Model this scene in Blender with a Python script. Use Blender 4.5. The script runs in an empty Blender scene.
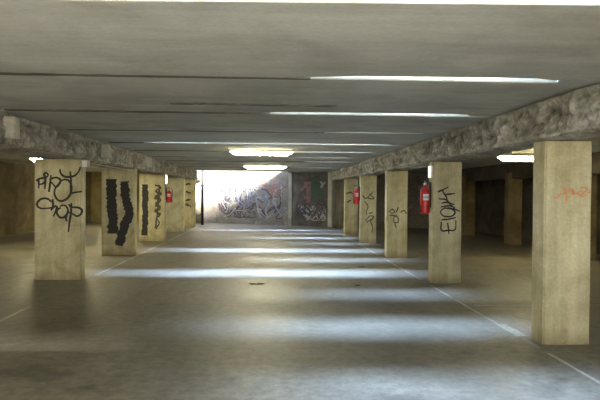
import bpy, bmesh, math, random
from mathutils import Vector, Matrix, noise
random.seed(7)
SC = bpy.context.scene
COL = SC.collection

# ------------------------------------------------------------------ measures (metres; x across the aisle, y along it, z up)
XL, XR = -3.40, 2.92            # inner faces of the two column rows
Z_BEAM, Z_CEIL = 2.176, 2.614   # underside of beams, underside of ceiling slabs
WL, WR = -9.3, 9.0              # outer walls
Y0, Y_END = -4.0, 28.2          # open rear end, end of the slotted ceiling
# far wall, slanted across the end of the aisle
FAR_A, FAR_B = Vector((-3.5, 31.8, 0)), Vector((2.91, 28.25, 0))

# ------------------------------------------------------------------ node helpers
def new_mat(name):
    m = bpy.data.materials.new(name); m.use_nodes = True
    nt = m.node_tree; nt.nodes.clear()
    out = nt.nodes.new('ShaderNodeOutputMaterial')
    b = nt.nodes.new('ShaderNodeBsdfPrincipled')
    nt.links.new(b.outputs[0], out.inputs[0])
    return m, nt, b

def coords(nt, kind='Object', scale=(1, 1, 1), loc=(0, 0, 0)):
    t = nt.nodes.new('ShaderNodeTexCoord'); mp = nt.nodes.new('ShaderNodeMapping')
    mp.inputs['Scale'].default_value = scale; mp.inputs['Location'].default_value = loc
    nt.links.new(t.outputs[kind], mp.inputs[0]); return mp.outputs[0]

def tex_noise(nt, vec, scale, detail=5, rough=.6, dist=0):
    n = nt.nodes.new('ShaderNodeTexNoise'); nt.links.new(vec, n.inputs['Vector'])
    n.inputs['Scale'].default_value = scale; n.inputs['Detail'].default_value = detail
    n.inputs['Roughness'].default_value = rough; n.inputs['Distortion'].default_value = dist
    return n.outputs['Fac']

def ramp(nt, fac, stops):
    r = nt.nodes.new('ShaderNodeValToRGB'); nt.links.new(fac, r.inputs[0])
    e = r.color_ramp.elements
    while len(e) < len(stops): e.new(.5)
    for el, (p, c) in zip(e, stops):
        el.position = p; el.color = (*c, 1) if len(c) == 3 else c
    return r.outputs[0]

def mix(nt, fac, a, b, mode='MIX'):
    n = nt.nodes.new('ShaderNodeMix'); n.data_type = 'RGBA'; n.blend_type = mode
    for sock, v in ((n.inputs[0], fac), (n.inputs[6], a), (n.inputs[7], b)):
        if isinstance(v, (int, float)): sock.default_value = v
        elif isinstance(v, tuple): sock.default_value = (*v, 1)
        else: nt.links.new(v, sock)
    return n.outputs[2]

def grey(v): return (v, v, v)

def bump(nt, b, h, strength=.3, dist=.02):
    n = nt.nodes.new('ShaderNodeBump'); n.inputs['Strength'].default_value = strength
    n.inputs['Distance'].default_value = dist
    nt.links.new(h, n.inputs['Height']); nt.links.new(n.outputs[0], b.inputs['Normal'])

def plain(name, col, rough=.5, metal=0, emit=None, strength=0):
    m, nt, b = new_mat(name)
    v = coords(nt)
    c = mix(nt, tex_noise(nt, v, 14, 3), tuple(x*.86 for x in col), tuple(min(1, x*1.1) for x in col))
    nt.links.new(c, b.inputs['Base Color'])
    b.inputs['Roughness'].default_value = rough; b.inputs['Metallic'].default_value = metal
    if emit:
        b.inputs['Emission Color'].default_value = (*emit, 1); b.inputs['Emission Strength'].default_value = strength
    return m

def concrete(name, dark, light, scale=(1, 1, 1), size=2.0, rough=.85, stain=.35, bstr=.25, kind='Object', spec=.3, fgrain=.55):
    m, nt, b = new_mat(name)
    v = coords(nt, kind, scale)
    big = tex_noise(nt, v, size, 6, .62, .3)
    c = ramp(nt, big, [(.3, dark), (.72, light)])
    v2 = coords(nt, kind)
    fine = tex_noise(nt, v2, 26, 6, .7)
    c = mix(nt, fgrain, c, ramp(nt, fine, [(.28, grey(.45)), (.75, grey(1.25))]), 'MULTIPLY')
    blot = tex_noise(nt, v2, 1.3, 4, .55, .6)
    c = mix(nt, stain, c, ramp(nt, blot, [(.34, (.38, .34, .28)), (.6, grey(1.05))]), 'MULTIPLY')
    nt.links.new(c, b.inputs['Base Color'])
    b.inputs['Roughness'].default_value = rough
    b.inputs['Specular IOR Level'].default_value = spec
    bump(nt, b, fine, bstr, .012)
    return m

# ------------------------------------------------------------------ materials
def column_mat(name, dark, light):
    m, nt, b = new_mat(name)
    v = coords(nt, 'Object', (5, 5, .3)); v2 = coords(nt)
    streak = tex_noise(nt, v, 1.0, 5, .6, .2)
    c = ramp(nt, streak, [(.3, dark), (.7, light)])
    fine = tex_noise(nt, v2, 30, 6, .7)
    c = mix(nt, .5, c, ramp(nt, fine, [(.3, grey(.6)), (.72, grey(1.2))]), 'MULTIPLY')
    blot = tex_noise(nt, v2, 2.6, 4, .6, .4)
    c = mix(nt, .6, c, ramp(nt, blot, [(.32, (.55, .47, .33)), (.6, grey(1.05))]), 'MULTIPLY')
    # darker towards the floor and just beneath the beam
    sep = nt.nodes.new('ShaderNodeSeparateXYZ'); nt.links.new(v2, sep.inputs[0])
    zr = nt.nodes.new('ShaderNodeMapRange'); nt.links.new(sep.outputs[2], zr.inputs[0])
    zr.inputs[1].default_value = 0; zr.inputs[2].default_value = 2.18
    zc = ramp(nt, zr.outputs[0], [(0, (.5, .46, .40)), (.09, (.85, .83, .78)), (.55, grey(1.0)), (.92, grey(1.0)), (1, (.75, .7, .62))])
    c = mix(nt, .8, c, zc, 'MULTIPLY')
    nt.links.new(c, b.inputs['Base Color'])
    b.inputs['Roughness'].default_value = .8; b.inputs['Specular IOR Level'].default_value = .25
    bump(nt, b, fine, .22, .01)
    return m

M = {}
M['column'] = column_mat('column_concrete', (.49, .45, .285), (.71, .665, .45))
M['column_pale'] = column_mat('column_pale_paint', (.70, .68, .50), (.82, .80, .60))
M['column_shaded'] = column_mat('column_shaded_concrete', (.16, .14, .10), (.30, .27, .2))  # end columns: shade put into the concrete colour, also holds back the sun
M['ceiling'] = concrete('ceiling_concrete', (.40, .395, .345), (.52, .515, .455), (.3, 2.4, 1), 1.2, .9, .35, .1, fgrain=.25)
M['beam'] = concrete('sprayed_beam', (.24, .215, .165), (.50, .455, .365), (1, 1, 1), 3.2, .95, .5, .6)
M['mortar'] = concrete('joint_mortar', (.07, .06, .045), (.16, .145, .115), (1, 1, 1), 3)
def beam_mat():
    m, nt, b = new_mat('sprayed_beam')
    v = coords(nt)
    c = ramp(nt, tex_noise(nt, v, 2.6, 6, .65, .4), [(.3, (.22, .205, .165)), (.7, (.58, .545, .455))])
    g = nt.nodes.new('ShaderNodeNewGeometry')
    c = mix(nt, 1, c, ramp(nt, g.outputs['Pointiness'], [(.42, grey(.35)), (.5, grey(.95)), (.56, grey(1.35))]), 'MULTIPLY')  # painted shading: creases darkened, bumps lightened in the colour
    fine = tex_noise(nt, v, 20, 6, .75)
    c = mix(nt, .8, c, ramp(nt, fine, [(.32, grey(.5)), (.7, grey(1.3))]), 'MULTIPLY')
    nt.links.new(c, b.inputs['Base Color']); b.inputs['Roughness'].default_value = .95
    b.inputs['Specular IOR Level'].default_value = .15
    bump(nt, b, fine, .7, .03)
    return m
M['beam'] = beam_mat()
M['deck'] = concrete('roof_deck', (.2, .2, .2), (.3, .3, .3))
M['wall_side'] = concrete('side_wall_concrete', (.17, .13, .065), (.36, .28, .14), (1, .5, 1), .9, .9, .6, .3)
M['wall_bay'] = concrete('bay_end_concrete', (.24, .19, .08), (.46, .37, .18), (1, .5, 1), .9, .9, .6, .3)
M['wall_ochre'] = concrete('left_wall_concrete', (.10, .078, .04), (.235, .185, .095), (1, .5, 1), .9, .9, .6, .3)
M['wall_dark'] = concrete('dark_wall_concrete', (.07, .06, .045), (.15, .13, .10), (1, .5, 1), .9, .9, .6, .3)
M['pale'] = concrete('pale_block', (.5, .48, .4), (.66, .63, .53))
M['black_paint'] = plain('black_spray', (.018, .016, .017), .6)
M['thin_paint'] = plain('worn_black_spray', (.075, .062, .045), .75)
M['red_spray'] = plain('red_spray', (.68, .27, .12), .75)
M['red'] = plain('extinguisher_red', (.62, .02, .025), .28)
M['white'] = plain('white_label', (.8, .8, .78), .45)
M['blue_label'] = plain('blue_label', (.35, .42, .6), .45)
M['chrome'] = plain('valve_metal', (.55, .53, .5), .35, .9)
M['black'] = plain('black_rubber', (.02, .02, .02), .55)
M['housing'] = plain('lamp_housing', (.42, .41, .36), .55)
M['tube'] = plain('lamp_diffuser', (.9, .88, .8), .4, 0, (1, .91, .58), 60)
M['tube_hidden'] = plain('lamp_diffuser_hidden', (.9, .88, .8), .4, 0, (1, .87, .5), 110)  # for the added lamp hidden behind a left column
M['tube_unseen'] = plain('lamp_diffuser_unseen', (.9, .88, .8), .4, 0, (1, .90, .54), 62)  # for the unseen aisle lamps that brighten the column fronts
M['tube_dim'] = plain('lamp_diffuser_right_bay', (.9, .88, .8), .4, 0, (1, .85, .45), 40)
M['tube_bay'] = plain('lamp_diffuser_bay', (.9, .88, .8), .4, 0, (1, .87, .5), 75)
M['bulkhead'] = plain('bulkhead_glass', (.9, .88, .8), .3, 0, (1, .93, .75), 14)
M['sign_glow'] = plain('glow_sign_face', (.9, .88, .8), .3, 0, (1, .95, .78), 4)  # plate made to glow in place of the light it reflects
M['sign_faint_glow'] = plain('faint_glow_sign_face', (.9, .9, .88), .3, 0, (1, .97, .88), .7)  # slight emission stands in for light reflecting off the white plate
M['line'] = concrete('worn_line_paint', (.40, .39, .35), (.62, .61, .56), (1, 1, 1), 8, .8, .6)
M['line_dim'] = concrete('worn_dim_line_paint', (.33, .31, .25), (.46, .43, .34), (1, 1, 1), 8, .8, .6)
M['scrap'] = plain('dark_card', (.05, .045, .04), .8)
M['pale_scrap'] = plain('pale_card', (.6, .6, .58), .8)
M['pipe'] = plain('dark_pipe', (.006, .005, .005), .9)

def floor_mat():
    m, nt, b = new_mat('garage_floor')
    v = coords(nt, 'Object'); vs = coords(nt, 'Object', (1.4, .35, 1))
    big = tex_noise(nt, v, .55, 6, .6, .5)
    c = ramp(nt, big, [(.28, (.11, .099, .075)), (.5, (.178, .162, .127)), (.74, (.25, .232, .187))])
    track = tex_noise(nt, vs, 1.1, 5, .6, .4)
    c = mix(nt, .6, c, ramp(nt, track, [(.3, grey(.62)), (.7, grey(1.2))]), 'MULTIPLY')
    fine = tex_noise(nt, v, 9, 9, .82)
    c = mix(nt, .9, c, ramp(nt, fine, [(.32, grey(.42)), (.7, grey(1.45))]), 'MULTIPLY')
    oil = tex_noise(nt, v, 1.7, 4, .5, .8)
    c = mix(nt, .6, c, ramp(nt, oil, [(.27, grey(.3)), (.40, grey(1))]), 'MULTIPLY')
    pale = tex_noise(nt, v, 2.7, 6, .75, .2)
    c = mix(nt, ramp(nt, pale, [(.66, grey(0)), (.78, grey(.5))]), c, (.34, .33, .30))
    nt.links.new(c, b.inputs['Base Color'])
    r = ramp(nt, big, [(.3, grey(.42)), (.7, grey(.6))])
    nt.links.new(r, b.inputs['Roughness'])
    b.inputs['Specular IOR Level'].default_value = .5
    bump(nt, b, fine, .12, .006)
    return m
M['floor'] = floor_mat()

def far_wall_mat():
    """grey-brown concrete with faded, overlapping coloured paint up to about head height"""
    m, nt, b = new_mat('far_wall_painted')
    v = coords(nt, 'Object')
    base = ramp(nt, tex_noise(nt, v, 1.2, 6, .65), [(.3, (.11, .10, .082)), (.7, (.25, .23, .19))])
    hue = ramp(nt, tex_noise(nt, v, .95, 4, .7, 1.5), [(.3, (.10, .10, .125)), (.43, (.25, .24, .25)), (.5, (.25, .17, .15)), (.57, (.19, .195, .16)), (.7, (.34, .33, .32))])
    msk = ramp(nt, tex_noise(nt, v, 2.2, 6, .7, 1.0), [(.42, grey(0)), (.56, grey(.8))])
    c = mix(nt, msk, base, hue)
    fine = tex_noise(nt, v, 14, 6, .75)
    c = mix(nt, .7, c, ramp(nt, fine, [(.32, grey(.45)), (.7, grey(1.35))]), 'MULTIPLY')
    nt.links.new(c, b.inputs['Base Color']); b.inputs['Roughness'].default_value = .9
    bump(nt, b, fine, .3, .01)
    return m
M['far_wall'] = far_wall_mat()
M['far_panel_shaded'] = concrete('far_panel_painted_shade', (.075, .066, .058), (.19, .17, .15), (1, 1, 1), 1.6, .9, .5)  # shade on the right half of the wall put into the panel colour
M['wall_pilaster'] = concrete('far_pilaster', (.26, .245, .21), (.4, .38, .33))

# ------------------------------------------------------------------ mesh helpers
def obj(name, bm, mat, parent=None, smooth=False, loc=None):
    me = bpy.data.meshes.new(name)
    bmesh.ops.recalc_face_normals(bm, faces=bm.faces[:]); bm.to_mesh(me); bm.free()
    for mm in (mat if isinstance(mat, (list, tuple)) else [mat]): me.materials.append(M[mm] if isinstance(mm, str) else mm)
    if smooth:
        for p in me.polygons: p.use_smooth = True
    o = bpy.data.objects.new(name, me); COL.objects.link(o)
    if parent is not None: o.parent = parent
    if loc is not None: o.location = loc
    return o

def tag(o, label=None, cat=None, group=None, kind=None):
    if label: o['label'] = label
    if cat: o['category'] = cat
    if group: o['group'] = group
    if kind: o['kind'] = kind
    return o

def empty(name, loc, rz=0):
    o = bpy.data.objects.new(name, None); COL.objects.link(o)
    o.location = loc; o.rotation_euler = (0, 0, rz); o.empty_display_size = .2
    return o

def box(bm, x0, x1, y0, y1, z0, z1, bev=0, seg=2):
    r = bmesh.ops.create_cube(bm, size=1)
    for v in r['verts']:
        v.co = Vector((x0+(v.co.x+.5)*(x1-x0), y0+(v.co.y+.5)*(y1-y0), z0+(v.co.z+.5)*(z1-z0)))
    if bev:
        es = list({e for v in r['verts'] for e in v.link_edges})
        bmesh.ops.bevel(bm, geom=es, offset=bev, segments=seg, affect='EDGES', profile=.5)
    return bm

def prism(bm, pts, z0, z1):
    lo = [bm.verts.new((x, y, z0)) for x, y in pts]; hi = [bm.verts.new((x, y, z1)) for x, y in pts]
    bm.faces.new(lo[::-1]); bm.faces.new(hi)
    n = len(pts)
    for i in range(n): bm.faces.new((lo[i], lo[(i+1) % n], hi[(i+1) % n], hi[i]))
    return bm

def lathe(bm, prof, seg=24, mat=None):
    """profile (r, z) about the z axis, closed at both ends"""
    rings = []
    for r, z in prof:
        if r < 1e-5: rings.append([bm.verts.new((0, 0, z))])
        else: rings.append([bm.verts.new((r*math.cos(2*math.pi*k/seg), r*math.sin(2*math.pi*k/seg), z)) for k in range(seg)])
    if mat is not None:
        for ring in rings:
            for v in ring: v.co = mat @ v.co
    for a, b in zip(rings, rings[1:]):
        for k in range(seg):
            k2 = (k+1) % seg
            if len(a) == 1: bm.faces.new((a[0], b[k2], b[k]))
            elif len(b) == 1: bm.faces.new((a[k], a[k2], b[0]))
            else: bm.faces.new((a[k], a[k2], b[k2], b[k]))
    return bm

def tube(bm, pts, r, seg=8):
    pts = [Vector(p) for p in pts]; rings = []
    for i, p in enumerate(pts):
        d = (pts[min(i+1, len(pts)-1)]-pts[max(i-1, 0)]).normalized()
        a = d.cross(Vector((0, 0, 1)) if abs(d.z) < .9 else Vector((1, 0, 0))).normalized(); b = d.cross(a)
        rings.append([bm.verts.new(p+r*(a*math.cos(2*math.pi*k/seg)+b*math.sin(2*math.pi*k/seg))) for k in range(seg)])
    for a, b in zip(rings, rings[1:]):
        for k in range(seg): bm.faces.new((a[k], a[(k+1) % seg], b[(k+1) % seg], b[k]))
    bm.faces.new(rings[0]); bm.faces.new(rings[-1][::-1])
    return bm

def smooth_path(pts, n=6):
    if len(pts) < 3:
        a, b = Vector(pts[0]), Vector(pts[-1]); return [a.lerp(b, i/n) for i in range(n+1)]
    P = [Vector(p) for p in pts]; out = []
    for i in range(len(P)-1):
        p0, p1, p2, p3 = P[max(i-1, 0)], P[i], P[i+1], P[min(i+2, len(P)-1)]
        for k in range(n):
            t = k/n
            out.append(.5*((2*p1)+(-p0+p2)*t+(2*p0-5*p1+4*p2-p3)*t*t+(-p0+3*p1-3*p2+p3)*t**3))
    out.append(P[-1]); return out

def strokes_mesh(strokes, width, rag=.15, off=.003, n=6, taper=True, frame=None):
    """flat painted ribbons lying on the plane y=-off of a face; (u, z) metres on that face"""
    bm = bmesh.new()
    for si, st in enumerate(strokes):
        path = smooth_path(st, n); N = len(path); L = []
        for i, p in enumerate(path):
            d = (path[min(i+1, N-1)]-path[max(i-1, 0)])
            d = d.normalized() if d.length > 1e-6 else Vector((1, 0))
            nrm = Vector((-d.y, d.x))
            w = width*.5
            if taper: w *= .7+.3*math.sin(math.pi*min(1, (i+1)/N*1.15))
            wl = w*(1+random.uniform(-rag, rag)); wr = w*(1+random.uniform(-rag, rag))
            a, b = p+nrm*wl, p-nrm*wr; y = -off-si*.00025
            L.append((bm.verts.new((a.x, y, a.y)), bm.verts.new((b.x, y, b.y))))
        for (a, b), (c, d) in zip(L, L[1:]): bm.faces.new((a, b, d, c))
    return bm

def lump(p, amp, sc):
    q = Vector((p.x, p.y*1.25, p.z*.8))
    return .035*(abs(noise.noise(q*9.5))*2+abs(noise.noise(q*19))-.6)+amp*(noise.fractal(p*sc, 1.0, 2.0, 4)+.6*(noise.turbulence(p*sc*2.1, 2, False)-.6))

# ------------------------------------------------------------------ the room
def struct(name, bm, mat, **k): return tag(obj(name, bm, mat, **k), kind='structure')

bm = bmesh.new(); box(bm, WL-.3, WR+.3, Y0, 36, -.3, 0)
floor = struct('floor', bm, 'floor')

# ceiling: wide precast slabs laid across the aisle; open slots between some of them let the sky in
#        seam y, slot from x (0 = closed joint), slot width
SEAMS = [(3.17, -2.95, .30), (5.34, -.15, .25), (7.72, -.5, .22), (10.02, .4, .2), (12.55, -3.1, .24),
         (14.85, -.1, .22), (17.23, -2.9, .26), (19.5, .6, .24), (21.8, -1.0, .24), (24.1, .3, .22), (26.2, -2.9, .22)]
SX1 = 2.56
SKEW = .045                                          # the first slab ends slightly out of square
def slot_edge(seam, xs, g, joint):
    if xs >= SX1: return [(WL, seam-joint), (WR, seam-joint)]
    return [(WL, seam-joint), (xs, seam-joint), (xs+.9, seam-g*.8), (SX1-.25, seam-g), (SX1, seam-g*.62), (SX1+.02, seam-joint), (WR, seam-joint)]
bm = bmesh.new(); bd = bmesh.new()
near = Y0
def skewed(pts, near_first):
    return [(x, y-SKEW*x) if abs(y-SEAMS[0][0]) < .5 else (x, y) for x, y in pts]
for seam, xs, g in SEAMS:
    drop = random.uniform(-.008, .008)
    prism(bm, skewed([(WL, near+.012), (WR, near+.012)] + slot_edge(seam, xs, g, .012)[::-1], 0), Z_CEIL+drop, Z_CEIL+.17)
    prism(bd, skewed([(WL, near), (WR, near)] + slot_edge(seam, xs, g, 0)[::-1], 0), Z_CEIL+.17, Z_CEIL+.21)
    near = seam
tail = [(WL, near+.012), (WR, near+.012), (WR, 30.0), (2.9, 28.35), (.85, 29.45), (.85, Y_END), (-3.75, Y_END), (-3.75, 33.5), (WL, 33.5)]
prism(bm, tail, Z_CEIL, Z_CEIL+.17); prism(bd, [(x, y-.012 if i < 2 else y) for i, (x, y) in enumerate(tail)], Z_CEIL+.17, Z_CEIL+.21)
bmesh.ops.bevel(bm, geom=[e for e in bm.edges if all(v.co.z < Z_CEIL+.02 for v in e.verts)], offset=.012, segments=1, affect='EDGES')
ceiling = struct('ceiling', bm, 'ceiling')
bj = bmesh.new()
for seam, xs, g in SEAMS[1:]:                        # dirty mortar smeared under the closed length of each joint
    xe = XR-.1 if xs >= SX1 else xs+.5
    n = max(2, int((xe-XL)/.12)); top = []; 
    for s_ in (-1, 1):
        top.append([(XL+.1+(xe-XL-.1)*i/n, seam-.045+s_*.055*(1-.55*i/n)*random.uniform(.75, 1.15)) for i in range(n+1)])
    prism(bj, top[0]+top[1][::-1], Z_CEIL-.012, Z_CEIL+.02)
obj('joint_mortar', bj, 'mortar', ceiling)
obj('roof_topping', bd, 'deck', ceiling)

M['water_stain'] = concrete('water_stain', (.10, .095, .075), (.26, .25, .21), (1, 1, 1), 6, .9)
rs = random.Random(12)
bs = bmesh.new()
for k in range(9):                                   # sooty damp blotches in one row across a slab
    x = -1.0+k*.2; n = 16; rx, ry = rs.uniform(.10, .19), rs.uniform(.025, .07)
    cy = 6.93+rs.uniform(-.03, .03)
    prism(bs, [(x+rx*math.cos(2*math.pi*i/n)*rs.uniform(.8, 1.15), cy+ry*math.sin(2*math.pi*i/n)*rs.uniform(.7, 1.2)) for i in range(n)], Z_CEIL-.0085-k*.0003, Z_CEIL+.01)
tag(obj('damp_stain', bs, 'water_stain', ceiling), 'dark damp stain', kind='structure')
# outer walls
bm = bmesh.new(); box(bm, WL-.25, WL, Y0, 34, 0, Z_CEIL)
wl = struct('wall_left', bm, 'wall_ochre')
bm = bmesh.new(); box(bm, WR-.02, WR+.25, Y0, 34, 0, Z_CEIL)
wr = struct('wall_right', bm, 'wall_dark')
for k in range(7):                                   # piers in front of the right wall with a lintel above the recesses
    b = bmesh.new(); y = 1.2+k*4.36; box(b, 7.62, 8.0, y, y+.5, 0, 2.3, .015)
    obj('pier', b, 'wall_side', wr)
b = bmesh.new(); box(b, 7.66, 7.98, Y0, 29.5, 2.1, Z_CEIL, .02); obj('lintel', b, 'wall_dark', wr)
# far wall: one slanted run across the aisle, straight runs closing the two bays
d = (FAR_B-FAR_A).normalized(); nrm = Vector((d.y, -d.x, 0))          # nrm points back at the aisle
bm = bmesh.new()
A2, B2 = FAR_A-d*1.2, FAR_B+d*.9
run = [A2, B2, Vector((WR, B2.y-.1, 0))]
pts = [(p.x, p.y) for p in run]+[(p.x, p.y+.35) for p in run[::-1]]
prism(bm, pts, 0, 3.6)
wf = struct('wall_far', bm, 'far_wall')
bm = bmesh.new(); prism(bm, [(WL, A2.y-.6), (A2.x-.002, A2.y-.6), (A2.x-.002, A2.y-.25), (WL, A2.y-.25)], 0, Z_CEIL-.005)
struct('wall_back', bm, 'wall_bay')
rz = math.atan2(d.y, d.x)
def on_far(name, bm, mat, t=0.0):
    """child of the far wall laid out in the wall's own plane: x along it from its left foot, y out of it, z up"""
    o = obj(name, bm, mat, wf); o.location = FAR_A+d*t; o.rotation_euler = (0, 0, rz); return o
LEN = (FAR_B-FAR_A).length
SPLIT = (1.03-FAR_A.x)/d.x
b = bmesh.new(); box(b, SPLIT-.10, SPLIT+.10, -.07, .03, 0, 3.0, .012); on_far('pilaster', b, 'wall_pilaster' if 'wall_pilaster' in M else 'pale')
b = bmesh.new(); box(b, LEN-.16, LEN+.06, -.06, .03, 0, 2.6, .012); on_far('pilaster', b, 'pale')
b = bmesh.new(); box(b, SPLIT+.10, LEN-.16, -.03, .03, 0, 2.58, .008); on_far('shaded_panel', b, 'far_panel_shaded' if 'far_panel_shaded' in M else 'far_wall')

# rear: nothing, the aisle opens to daylight behind the viewer. painted lines on the floor:
def line_piece(x0, x1, y0, y1, mat='line', name='painted_line'):
    bm = bmesh.new(); nx, ny = max(1, int((x1-x0)/.12)), max(1, int((y1-y0)/.12))
    P = [(x0+(x1-x0)*i/nx, y0) for i in range(nx)]+[(x1, y0+(y1-y0)*i/ny) for i in range(ny)]
    P += [(x1-(x1-x0)*i/nx, y1) for i in range(nx)]+[(x0, y1-(y1-y0)*i/ny) for i in range(ny)]
    vs = [bm.verts.new((x+random.uniform(-.006, .006), y+random.uniform(-.006, .006), .0025)) for x, y in P]
    bm.faces.new(vs)
    return obj(name, bm, mat, floor)
for y0, y1 in [(4.6, 5.9), (6.1, 6.5), (7.1, 8.9), (9.1, 10.4), (11.0, 14.6), (15.0, 19.0), (19.3, 23)]: line_piece(2.80, 2.84, y0, y1)
line_piece(2.79, 2.92, 6.62, 7.25)
for y0, y1 in [(5.0, 7.0), (7.1, 8.5), (11.6, 15.2), (15.5, 19.4), (19.8, 24), (24.3, 27.2)]: line_piece(-3.33, -3.27, y0, y1, 'line' if y0 > 7 else 'line_dim')
for y in (8.43, 12.75, 17.1): line_piece(2.95, 7.4, y, y+.08, 'line_dim')
for y in (13.2, 17.5, 21.8): line_piece(-8.9, -3.45, y, y+.08, 'line_dim')

# ------------------------------------------------------------------ beams on the column rows
def make_beam(name, xa, xb, y0, y1, seed, amp=.085, sc=3.4, step=.04):
    """thick beam coated in lumpy sprayed insulation"""
    bm = bmesh.new(); z0, z1 = Z_BEAM+.012, Z_CEIL-.012
    sec = []                                         # cross-section walk: inner top, down, under, up
    n1 = 14
    for i in range(n1): sec.append((xa, z1-(z1-z0)*i/n1))
    n2 = max(8, int(abs(xb-xa)/.06))
    for i in range(n2): sec.append((xa+(xb-xa)*i/n2, z0))
    for i in range(n1+1): sec.append((xb, z0+(z1-z0)*i/n1))
    cx, cz = (xa+xb)/2, (z0+z1)/2
    rows = []; N = int((y1-y0)/step)
    for j in range(N+1):
        y = y0+(y1-y0)*j/N; row = []
        for k, (x, z) in enumerate(sec):
            p = Vector((x*1.3+seed, y, z)); h = lump(p, amp, sc)
            sx = 1 if x > cx else -1
            side = abs(x-cx) > abs(xb-xa)/2-.001; under = z < z0+.001
            ox = h*sx if side else 0; oz = 0
            if under: oz = -max(-.02, min(.010, h*.35))
            if side and under: ox = min(.02, h)*sx-.03*sx; oz = .02
            if z > z1-.03: ox *= .4
            row.append(bm.verts.new((x+ox, y, z+oz)))
        rows.append(row)
    for a, b in zip(rows, rows[1:]):
        for k in range(len(sec)-1): bm.faces.new((a[k], a[k+1], b[k+1], b[k]))
    bm.faces.new(rows[0]); bm.faces.new(rows[-1][::-1])
    return obj(name, bm, 'beam', smooth=True)
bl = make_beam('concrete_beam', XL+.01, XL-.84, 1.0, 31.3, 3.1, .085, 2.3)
tag(bl, 'lumpy grey sprayed concrete beam with pale blocks over the wide columns at left', 'beam', kind='thing')
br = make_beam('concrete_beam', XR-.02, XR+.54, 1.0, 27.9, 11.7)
tag(br, 'lumpy grey sprayed concrete beam without blocks over the narrow columns at right', 'beam', kind='thing')
for y in (7.9, 12.35, 16.75, 21.1):
    b = bmesh.new(); box(b, XL-.03, XL+.115, y, y+.2, 2.28, 2.56, .02)
    for v in b.verts: v.co += Vector((noise.noise(v.co*6)*.012, noise.noise(v.co*6+Vector((5, 0, 0)))*.012, 0))
    tag(obj('beam_block', b, 'pale', bl), 'pale rectangular block')

# ------------------------------------------------------------------ columns
def make_column(x0, x1, y, depth, mat, label, seed):
    """board-marked concrete pier, slightly uneven arrises; local origin at its inner front foot"""
    bm = bmesh.new(); w, dp, h = x1-x0, depth, Z_BEAM-.002
    box(bm, x0, x1, 0, dp, 0, h)
    bmesh.ops.bevel(bm, geom=[e for e in bm.edges if abs(e.verts[0].co.z-e.verts[1].co.z) > 1], offset=.016, segments=2, affect='EDGES')
    for k in range(1, 14):
        z = h*k/14
        bmesh.ops.bisect_plane(bm, geom=bm.verts[:]+bm.edges[:]+bm.faces[:], plane_co=(0, 0, z), plane_no=(0, 0, 1))
    for v in bm.verts:
        q = v.co*2.3+Vector((seed, seed*.7, 0))
        v.co.x += noise.noise(q)*.006
        v.co.y += abs(noise.noise(q+Vector((9, 0, 0))))*.002
    o = obj('concrete_column', bm, mat)
    return tag(o, label, 'column', kind='thing')

R_Y = [6.24, 10.58, 14.8, 19.15, 23.2, 27.5]
L_Y = [11.0, 15.3, 19.65, 24.0, 27.6, 31.0]
cols = {}
R_LAB = ['bare concrete column nearest the camera with a faint red scribble',
         'concrete column with black vertical tag lettering and a red extinguisher beside it',
         'concrete column with a small black face-like scribble at mid height, no extinguisher',
         'concrete column with a long thin black squiggle and a distant red extinguisher',
         'slim far concrete column with two short dark dashes behind the squiggled column',
         'dim shadowed column at the far right end of the aisle beside the painted wall']
L_LAB = ['wide concrete column with black looping two-line writing',
         'wide concrete column with two broad black paint bands forming a rough U',
         'wide concrete column with one black paint band and a speckled black band',
         'clean pale yellow-green column without any writing beside an extinguisher',
         'far column with horizontal dark smears next to the bright far wall',
         'last column of the left row beside a dark drain pipe at the bright wall']
for i, y in enumerate(R_Y):
    c = make_column(0, .515, y, .30, 'column_shaded' if i == 5 else 'column', R_LAB[i], i*3.3)
    c.location = (XR, y, 0); cols['R%d' % (i+1)] = c
for i, y in enumerate(L_Y):
    c = make_column(-.82, 0, y, .30, 'column_pale' if i == 3 else 'column_shaded' if i == 5 else 'column', L_LAB[i], 20+i*3.3)
    c.location = (XL, y, 0); cols['L%d' % (i+1)] = c

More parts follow.
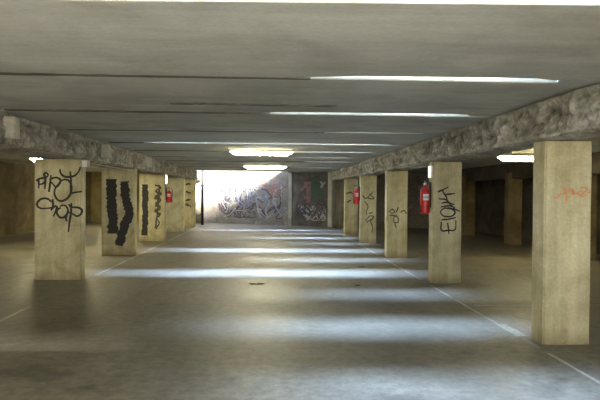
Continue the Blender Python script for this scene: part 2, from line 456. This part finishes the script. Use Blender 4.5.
# strokes painted on the column faces, (across, up) in metres from the column's inner front foot
S = {
'L1':[[(-0.787,1.779),(-0.747,1.797),(-0.741,1.645)],[(-0.773,1.797),(-0.721,1.824),(-0.633,1.834),(-0.633,1.771),(-0.685,1.726),(-0.747,1.725)],[(-0.632,1.637),(-0.629,1.744),(-0.624,1.852),(-0.65,1.888),(-0.633,1.924),(-0.589,1.915),(-0.58,1.871),(-0.624,1.843)],[(-0.562,1.583),(-0.544,1.709),(-0.524,1.889)],[(-0.553,1.799),(-0.492,1.835),(-0.404,1.836),(-0.359,1.792),(-0.386,1.719),(-0.435,1.674),(-0.483,1.719),(-0.536,1.772)],[(-0.368,1.774),(-0.289,1.81),(-0.218,1.793),(-0.174,1.73),(-0.164,1.622),(-0.2,1.514),(-0.279,1.441),(-0.367,1.423),(-0.434,1.476),(-0.465,1.566),(-0.447,1.656),(-0.394,1.728),(-0.35,1.774)],[(-0.187,1.955),(-0.174,1.802),(-0.17,1.586),(-0.085,1.583),(0.022,1.597)],[(-0.369,1.998),(-0.351,1.918),(-0.289,1.864),(-0.192,1.86),(-0.103,1.884),(-0.042,1.947),(-0.006,2.038)],[(-0.517,1.404),(-0.579,1.457),(-0.667,1.466),(-0.746,1.42),(-0.772,1.357),(-0.737,1.303),(-0.649,1.286),(-0.482,1.305)],[(-0.5,1.458),(-0.49,1.332),(-0.526,1.251)],[(-0.526,1.26),(-0.464,1.323),(-0.42,1.314),(-0.446,1.224),(-0.481,1.143)],[(-0.349,1.297),(-0.393,1.279),(-0.423,1.224),(-0.393,1.153),(-0.331,1.12),(-0.26,1.162),(-0.225,1.244),(-0.252,1.324),(-0.314,1.351),(-0.367,1.324)],[(-0.164,1.388),(-0.172,1.208),(-0.198,1.027),(-0.215,0.865)],[(-0.208,1.37),(-0.164,1.316),(-0.048,1.308),(0.023,1.263),(0.005,1.191),(-0.066,1.151),(-0.137,1.19),(-0.225,1.226)],[(-0.234,1.207),(-0.26,1.117),(-0.239,1.054)]],
'R2':[[(0.078,1.635),(0.267,1.722)],[(0.145,1.676),(0.228,1.556),(0.248,1.489)],[(0.214,1.591),(0.391,1.611)],[(0.093,1.515),(0.229,1.497),(0.298,1.422),(0.366,1.369)],[(0.148,1.435),(0.257,1.449),(0.379,1.409)],[(0.135,1.368),(0.284,1.39),(0.394,1.356)],[(0.136,1.301),(0.203,1.347),(0.339,1.329),(0.394,1.275),(0.341,1.208),(0.205,1.202),(0.136,1.255),(0.136,1.301)],[(0.258,1.355),(0.394,1.329),(0.481,1.289)],[(0.151,1.14),(0.26,1.148),(0.409,1.181)],[(0.151,1.105),(0.148,0.952),(0.275,0.95),(0.398,0.966),(0.41,1.128)],[(0.26,1.087),(0.275,0.993),(0.29,0.885)]],
'R1':[[(0.091,1.593),(0.124,1.567),(0.156,1.583),(0.15,1.609)],[(0.171,1.679),(0.21,1.668),(0.232,1.626),(0.156,1.604)],[(0.22,1.684),(0.232,1.599),(0.239,1.514)],[(0.243,1.61),(0.275,1.653),(0.309,1.6),(0.302,1.664),(0.325,1.611),(0.352,1.637)],[(0.384,1.675),(0.428,1.681),(0.461,1.665),(0.429,1.633),(0.385,1.6),(0.363,1.627),(0.407,1.643)],[(0.341,1.621),(0.407,1.585),(0.451,1.611)],[(0.462,1.628),(0.494,1.633)]],
'R4':[[(0.404,1.66),(0.236,1.463),(0.435,1.436),(0.281,1.586)],[(0.066,1.546),(0.152,1.434),(0.264,1.508)],[(0.124,1.349),(0.239,1.181),(0.184,1.013),(0.213,0.9)],[(0.158,0.72),(0.298,0.873),(0.423,0.845),(0.328,0.704),(0.398,0.507),(0.36,0.338)],[(0.187,0.664),(0.395,0.806)],[(0.269,0.946),(0.399,1.003)]],
'R3':[[(0.048,1.141),(0.136,1.215),(0.189,1.128),(0.093,1.115)],[(0.216,1.129),(0.289,1.26),(0.246,1.172)],[(0.071,1.054),(0.26,1.063)],[(0.159,1.019),(0.269,1.02),(0.279,0.889),(0.183,0.889),(0.16,0.998)],[(0.192,0.867),(0.237,0.736)],[(0.334,1.129),(0.422,1.182),(0.489,1.1)]],
'R5':[[(0.047,1.597),(0.218,1.632),(0.307,1.592)],[(0.119,1.224),(0.166,1.306),(0.248,1.32)]],
'L2':[[(-0.574,1.915),(-0.572,1.387),(-0.54,0.935),(-0.539,0.542)],[(-0.254,1.857),(-0.222,1.465),(-0.131,1.073),(-0.257,0.709),(-0.374,0.24)]],
'L3':[[(-0.631,1.839),(-0.618,1.042),(-0.634,0.187)]],
'L3b':[[(-0.305,1.822),(-0.131,1.746),(-0.284,1.628),(-0.111,1.532),(-0.303,1.414),(-0.129,1.318),(-0.282,1.19),(-0.147,1.084),(-0.301,0.967),(-0.146,0.87),(-0.261,0.733),(-0.164,0.607),(-0.279,0.402)],[(-0.17,1.823),(-0.206,1.337),(-0.242,0.85),(-0.279,0.412)]],
'L5':[[(-0.431,1.923),(-0.318,1.981),(-0.205,1.948)],[(-0.413,1.638),(-0.203,1.537)],[(-0.427,1.228),(-0.201,1.252)],[(-0.426,1.057),(-0.171,0.933)]],
}


def paint(col, key, width, mat, rag=.15, taper=True, n=6, name='graffiti', label=None):
    o = obj(name, strokes_mesh(S[key], width, rag, n=n, taper=taper), mat, cols[col])
    if label: o['label'] = label
    return o
paint('L1', 'L1', .040, 'black_paint', label='black looping spray lettering in two lines')
paint('R2', 'R2', .030, 'black_paint', label='black tag lettering turned on its side')
paint('R1', 'R1', .015, 'red_spray', .3, label='faint red scribble')
paint('R3', 'R3', .030, 'thin_paint', .3, label='small dark scribble')
paint('R4', 'R4', .034, 'thin_paint', .3, label='thin dark squiggle')
for i, st in enumerate(S['R5']):
    S['R5_%d' % i] = [st]; paint('R5', 'R5_%d' % i, .06, 'thin_paint', .4, label='short dark smear')
S['L2a'], S['L2b'] = S['L2'][:1], S['L2'][1:]
paint('L2', 'L2a', .245, 'black_paint', .22, False, 12, label='straight broad black paint band')
paint('L2', 'L2b', .215, 'black_paint', .22, False, 12, label='bent broad black paint band')
paint('L3', 'L3', .19, 'black_paint', .2, False, 16, label='broad black paint band')
paint('L3', 'L3b', .075, 'thin_paint', .6, label='speckled black scrawl in a vertical band')
for i, st in enumerate(S['L5']):
    S['L5_%d' % i] = [st]; paint('L5', 'L5_%d' % i, .10, 'thin_paint', .4, label='short dark smear')

# graffiti on the far wall
def scrawl(x0, x1, z0, z1, n, seed, step=.28):
    rnd = random.Random(seed); out = []
    for i in range(n):
        x, z = rnd.uniform(x0, x1), rnd.uniform(z0, z1); st = [(x, z)]
        for k in range(rnd.randint(3, 7)):
            x = min(x1, max(x0, x+rnd.uniform(-step*.7, step))); z = min(z1, max(z0, z+rnd.uniform(-step*1.1, step*1.1))); st.append((x, z))
        out.append(st)
    return out
M['g_dark'] = plain('far_dark_paint', (.06, .05, .07), .8)
M['g_grey'] = plain('far_grey_paint', (.34, .33, .335), .8)
M['g_red'] = plain('far_red_paint', (.25, .13, .115), .8)
M['g_green'] = plain('far_green_paint', (.055, .105, .065), .8)
M['g_blue'] = plain('far_blue_paint', (.19, .2, .245), .8)
def far_graffiti(strokes, w, mat, off, label):
    o = on_far('graffiti', strokes_mesh(strokes, w, .3, off), mat); o['label'] = label
far_graffiti(scrawl(1.0, SPLIT-.5, .35, 1.75, 34, 1, .45), .055, 'g_dark', .004, 'dark scrawls on the lit half of the wall')
far_graffiti(scrawl(.4, SPLIT-.5, .3, 1.9, 26, 2, .4), .045, 'g_grey', .012, 'pale grey scrawls on the lit half of the wall')
far_graffiti(scrawl(3.4, SPLIT-.2, 1.5, 2.0, 7, 3, .35), .05, 'g_red', .02, 'reddish scrawls high on the wall')
far_graffiti(scrawl(2.1, 3.9, .9, 2.1, 12, 4, .5), .06, 'g_blue', .027, 'blue-grey looping scrawls')
far_graffiti(scrawl(SPLIT+.3, LEN-.3, .3, .95, 16, 5, .3), .05, 'g_grey', .034, 'whitish scrawls low on the dark panel')
far_graffiti(scrawl(SPLIT+.6, SPLIT+1.1, 1.2, 2.1, 9, 6, .3), .09, 'g_red', .038, 'red paint high on the dark panel')
far_graffiti(scrawl(SPLIT+1.15, LEN-.45, 1.3, 2.25, 12, 7, .3), .12, 'g_green', .042, 'green paint high on the dark panel')
far_graffiti([[(SPLIT+1.62, 1.85), (SPLIT+1.72, 2.0), (SPLIT+1.86, 2.1)], [(SPLIT+1.6, 2.15), (SPLIT+1.72, 2.0)]], .12, 'g_grey', .048, 'pale splash on the dark panel')
far_graffiti(scrawl(SPLIT+.3, LEN-.3, .5, 1.25, 14, 8, .4), .05, 'g_dark', .05, 'dark scrawls low on the dark panel')

# ------------------------------------------------------------------ fire extinguishers
def make_extinguisher(name, label, group, side):
    """side=+1: hangs on a face looking to -x (right row); -1 mirrored. origin at its foot, wall at x=+.1*side"""
    t = empty(name, (0, 0, 0)); tag(t, label, 'fire extinguisher', group)
    bm = bmesh.new()
    lathe(bm, [(0, .02), (.07, .0), (.082, .015), (.085, .04), (.085, .40), (.080, .435), (.062, .465), (.036, .485), (.026, .50), (.026, .52), (0, .52)], 28)
    obj('cylinder_body', bm, 'red', t, True)
    bm = bmesh.new(); lathe(bm, [(0, .515), (.030, .515), (.030, .55), (.020, .555), (.020, .585), (0, .585)], 16)
    v = obj('valve', bm, 'chrome', t, True)
    bm = bmesh.new(); lathe(bm, [(0, 0), (.018, 0), (.018, .014), (0, .014)], 14, Matrix.Translation((-.02*side, -.02, .545)) @ Matrix.Rotation(math.pi/2, 4, 'X'))
    obj('pressure_gauge', bm, 'white', v)
    bm = bmesh.new(); box(bm, -.10, .02, -.012, .012, .585, .597, .003); box(bm, -.11, .02, -.010, .010, .612, .622, .003)
    box(bm, -.004, .02, -.011, .011, .59, .62, .002)
    h = obj('handle', bm, 'black', t)
    bm = bmesh.new(); tube(bm, [(-.02*side, -.01, .56), (-.075*side, -.03, .57), (-.108*side, -.04, .50), (-.110*side, -.034, .36), (-.102*side, -.03, .2), (-.100*side, -.03, .1)], .011, 10)
    hose = obj('hose', bm, 'black', t, True)
    bm = bmesh.new(); lathe(bm, [(0, 0), (.019, 0), (.012, .09), (0, .09)], 12, Matrix.Translation((-.100*side, -.03, .03)))
    obj('nozzle', bm, 'black', hose, True)
    bm = bmesh.new()
    seg = 12
    for z0, z1, in ((.25, .36),):
        vs = [[bm.verts.new((.0862*math.cos(a), .0862*math.sin(a), z)) for z in (z0, z1)] for a in [math.radians(-128+76*i/seg) for i in range(seg+1)]]
        for a, b in zip(vs, vs[1:]): bm.faces.new((a[0], b[0], b[1], a[1]))
    lb = obj('label_sticker', bm, 'white', t, True)
    bm = bmesh.new()
    vs = [[bm.verts.new((.0868*math.cos(a), .0868*math.sin(a), z)) for z in (.285, .325)] for a in [math.radians(-124+68*i/seg) for i in range(seg+1)]]
    for a, b in zip(vs, vs[1:]): bm.faces.new((a[0], b[0], b[1], a[1]))
    obj('label_band', bm, 'blue_label', lb, True)
    bm = bmesh.new(); box(bm, .07*side if side > 0 else -.105, .105 if side > 0 else -.07, -.02, .02, .12, .58, .004)
    for z in (.13, .42):
        pts = [(.088*math.cos(a), .088*math.sin(a), z) for a in [2*math.pi*i/24 for i in range(25)]]
        tube(bm, pts, .006, 6)
    obj('wall_bracket', bm, 'black', t)
    return t
e1 = make_extinguisher('fire_extinguisher', 'large red fire extinguisher hung on the column with sideways black lettering', 'red fire extinguishers on the columns', 1)
e1.location = (XR-.108, 10.74, 1.235)
def copy_tree(o, parent=None):
    c = o.copy(); COL.objects.link(c)
    if parent is not None: c.parent = parent
    for ch in list(o.children): copy_tree(ch, c)
    return c
e2 = copy_tree(e1); e2['label'] = 'red fire extinguisher hung on the column with the thin black squiggle'
e2.location = (XR-.108, 19.31, 1.25)
e3 = make_extinguisher('fire_extinguisher', 'small red fire extinguisher below a brightened white sign in the left row', 'red fire extinguishers on the columns', -1)
e3.location = (XL+.108, 19.85, 1.25); e3.scale = (1, 1, .8)

# signs and lamps fixed to the column sides
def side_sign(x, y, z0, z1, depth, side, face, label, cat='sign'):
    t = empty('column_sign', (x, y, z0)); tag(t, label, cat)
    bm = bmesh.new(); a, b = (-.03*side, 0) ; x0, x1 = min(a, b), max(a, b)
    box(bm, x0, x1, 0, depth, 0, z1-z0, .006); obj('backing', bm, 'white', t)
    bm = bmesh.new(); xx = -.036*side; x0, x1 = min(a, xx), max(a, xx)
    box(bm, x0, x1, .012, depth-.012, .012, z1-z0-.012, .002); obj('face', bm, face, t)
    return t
side_sign(XR, 10.63, 1.885, 2.11, .2, 1, 'sign_faint_glow', 'small white sign above the large red extinguisher')
lit = side_sign(XL, 19.68, 1.86, 2.24-.08, .2, -1, 'sign_glow', 'white upright sign with an added glow above the small extinguisher at left')
for ch in lit.children: pass
t = empty('bulkhead_lamp', (XL, 27.72, 1.62)); tag(t, 'glaring round lamp on a far left column near the bright wall', 'lamp')
bm = bmesh.new(); lathe(bm, [(0, 0), (.10, 0), (.10, .03), (0, .03)], 20, Matrix.Rotation(math.pi/2, 4, 'Y')); obj('lamp_base', bm, 'housing', t)
bm = bmesh.new(); lathe(bm, [(0, .03), (.088, .03), (.082, .06), (.05, .085), (0, .092)], 20, Matrix.Rotation(math.pi/2, 4, 'Y')); obj('lamp_glass', bm, 'bulkhead', t, True)
t = empty('junction_box', (XL, 11.03, 2.03)); tag(t, 'small white box at the top corner of the column with looping black writing', 'box')
bm = bmesh.new(); box(bm, 0, .11, 0, .15, 0, .14, .01); obj('box_body', bm, 'pale', t)
bm = bmesh.new(); box(bm, .01, .10, -.008, .002, .012, .128, .003); obj('box_cover', bm, 'white', t)
bm = bmesh.new(); tube(bm, [(.05, .15, .09), (.05, .9, .09), (.05, 3.9, .085)], .009, 8); obj('cable', bm, 'pale', t, True)

# drain pipe by the last left column
t = empty('drain_pipe', (XL+.11, 29.6, 0)); tag(t, 'dark vertical drain pipe at the left edge of the bright wall', 'pipe')
bm = bmesh.new(); lathe(bm, [(0, 0), (.065, 0), (.065, 2.9), (0, 2.9)], 16); obj('pipe_run', bm, 'pipe', t, True)
for z in (.5, 1.9):
    bm = bmesh.new(); lathe(bm, [(.062, z), (.076, z), (.076, z+.05), (.062, z+.05)], 16); box(bm, -.1, -.06, -.02, .02, z, z+.05)
    obj('clamp', bm, 'pipe', t)

# ------------------------------------------------------------------ fluorescent ceiling lamps
def make_lamp(label, x, y, z, length, group, tubemat='tube', rz=0, drop=0):
    """batten fitting: pressed housing against the slab, tapered diffuser below it. Runs along local x"""
    t = empty('ceiling_lamp', (x, y, z), rz); tag(t, label, 'lamp', group)
    h = length/2
    bm = bmesh.new(); box(bm, -h, h, -.11, .11, -.045, 0, .008); obj('housing', bm, 'housing', t)
    bm = bmesh.new()
    sec = [(-.10, -.045), (-.095, -.085), (-.06, -.125), (.06, -.125), (.095, -.085), (.10, -.045)]
    rows = []
    for xx, k in ((-h*.985, .12), (-h*.80, 1), (h*.80, 1), (h*.985, .12)):
        rows.append([bm.verts.new((xx, a, -.045+(b+.045)*k)) for a, b in sec])
    for a, b in zip(rows, rows[1:]):
        for k in range(len(sec)-1): bm.faces.new((a[k], a[k+1], b[k+1], b[k]))
        bm.faces.new((a[-1], a[0], b[0], b[-1]))
    bm.faces.new(rows[0]); bm.faces.new(rows[-1][::-1])
    obj('diffuser', bm, tubemat, t)
    if drop:
        for s in (-1, 1):
            bm = bmesh.new(); box(bm, s*h*.6-.02, s*h*.6+.02, -.02, .02, -.004, drop-.002); obj('hanger', bm, 'housing', t)
    for s in (-1, 1):
        bm = bmesh.new(); box(bm, s*h*.985-.012, s*h*.985+.012, -.112, .112, -.06, 0, .004); obj('end_cap', bm, 'housing', t)
    return t
G = 'lit fluorescent ceiling lamps'
make_lamp('bright fluorescent lamp over the aisle, the larger and nearer of the two', -.2, 14.3, Z_CEIL, 1.52, G)
make_lamp('bright fluorescent lamp over the aisle, the smaller one near the far wall', -.17, 22.4, Z_CEIL, 1.62, G)
lr_ = make_lamp('bright fluorescent lamp beside the bare column with red scribble, right bay', 6.05, 13.7, 2.545, 1.55, G, 'tube_dim', 0, .055)
ll_ = make_lamp('bright fluorescent lamp peeking out behind the column with looping writing, left bay', -5.62, 16.4, Z_CEIL-.09, 1.55, G, 'tube_bay', 0, .065)
for l_ in (lr_, ll_): l_.scale.z = 1.35            # bay fittings stretched deeper to imitate the glow around them
# unseen fittings, added to brighten the near columns and the left bay
make_lamp('added unseen fluorescent lamp over the left bay beside the wall, nearer the entrance', -6.3, 6.5, Z_CEIL, 1.55, G, 'tube_dim')
make_lamp('unseen fluorescent lamp over the aisle close to the entrance', -.1, .8, Z_CEIL, 1.55, G, 'tube_unseen')
make_lamp('unseen fluorescent lamp over the aisle at the entrance itself', -.1, -2.6, Z_CEIL, 1.55, G, 'tube_unseen')
make_lamp('added unseen fluorescent lamp over the left bay near the far end', -6.6, 26.4, Z_CEIL, 1.55, G, 'tube_hidden', math.pi/2)

# ------------------------------------------------------------------ litter
def scrap(x, y, w, l, mat, label, seed):
    rnd = random.Random(seed); bm = bmesh.new(); n = 14; c = bm.verts.new((0, 0, .012)); ring = []
    for k in range(n):
        a = 2*math.pi*k/n; r = rnd.uniform(.75, 1.1)
        ring.append(bm.verts.new((w/2*math.cos(a)*r, l/2*math.sin(a)*r, rnd.uniform(.002, .02))))
    for k in range(n): bm.faces.new((c, ring[k], ring[(k+1) % n]))
    o = obj('litter_scrap', bm, mat, loc=(x, y, .001)); tag(o, label, 'litter')
    so = o.modifiers.new('thick', 'SOLIDIFY'); so.thickness = .004; so.offset = 1
scrap(-.21, 10.46, .30, .16, 'scrap', 'dark flat scrap lying alone in the middle of the aisle floor', 1)
scrap(1.53, 10.28, .10, .07, 'scrap', 'tiny dark scrap on the aisle floor right of the larger one', 2)
scrap(2.0, 12.9, .16, .12, 'scrap', 'small dark scrap on the floor before the face-like scribbled column', 3)

# ------------------------------------------------------------------ light
w = bpy.data.worlds.new('sky'); SC.world = w; w.use_nodes = True
nt = w.node_tree; nt.nodes.clear()
out = nt.nodes.new('ShaderNodeOutputWorld'); bg = nt.nodes.new('ShaderNodeBackground')
tc = nt.nodes.new('ShaderNodeTexCoord'); sp = nt.nodes.new('ShaderNodeSeparateXYZ'); nt.links.new(tc.outputs['Generated'], sp.inputs[0])
cr = ramp(nt, sp.outputs[2], [(0, (.62, .60, .54)), (.12, (.85, .9, 1.0)), (1, (.55, .72, 1.0))])
nt.links.new(cr, bg.inputs[0]); bg.inputs[1].default_value = 3.6
nt.links.new(bg.outputs[0], out.inputs[0])

def lamp(name, kind, loc, energy, col, **k):
    l = bpy.data.lights.new(name, kind); l.energy = energy; l.color = col
    for a, b in k.items(): setattr(l, a, b)
    o = bpy.data.objects.new(name, l); COL.objects.link(o); o.location = loc; return o
# daylight falling through the open slots
SLOT_K = (.62, .62, .72, .7, 1.05, .8, 1.0, .7, .7, .7, .7)
for i, (seam, xs, g) in enumerate(SEAMS):
    x0 = xs+.35; x1 = SX1-.05
    o = lamp('slot_daylight', 'AREA', ((x0+x1)/2, seam-g*.5+.2, Z_CEIL+.95), 80*(x1-x0)*SLOT_K[i], (.46, .66, 1.0), shape='RECTANGLE', size=x1-x0, size_y=.3, spread=math.radians(70))
    o.rotation_euler = (math.radians(-9), 0, 0)     # leans a little back along the aisle
s = lamp('sun', 'SUN', (0, 20, 8), 100, (1, .96, .88), angle=math.radians(14))
s.rotation_euler = Vector((-1.05, 1.0, -.62)).to_track_quat('-Z', 'Y').to_euler()

# ------------------------------------------------------------------ camera
cam = bpy.data.cameras.new('camera'); co = bpy.data.objects.new('camera', cam); COL.objects.link(co)
cam.sensor_width = 36; cam.lens = 36.0; cam.clip_start = .05; cam.clip_end = 200
yaw, pitch, roll = (math.radians(v) for v in (2.898, .674, .428))
co.matrix_world = Matrix.Translation((0, 0, 1.6)) @ Matrix.Rotation(-yaw, 4, 'Z') @ Matrix.Rotation(math.pi/2-pitch, 4, 'X') @ Matrix.Rotation(roll, 4, 'Z')
SC.camera = co
SC.view_settings.view_transform = 'Standard'
SC.view_settings.look = 'None'
SC.view_settings.exposure = 0.4
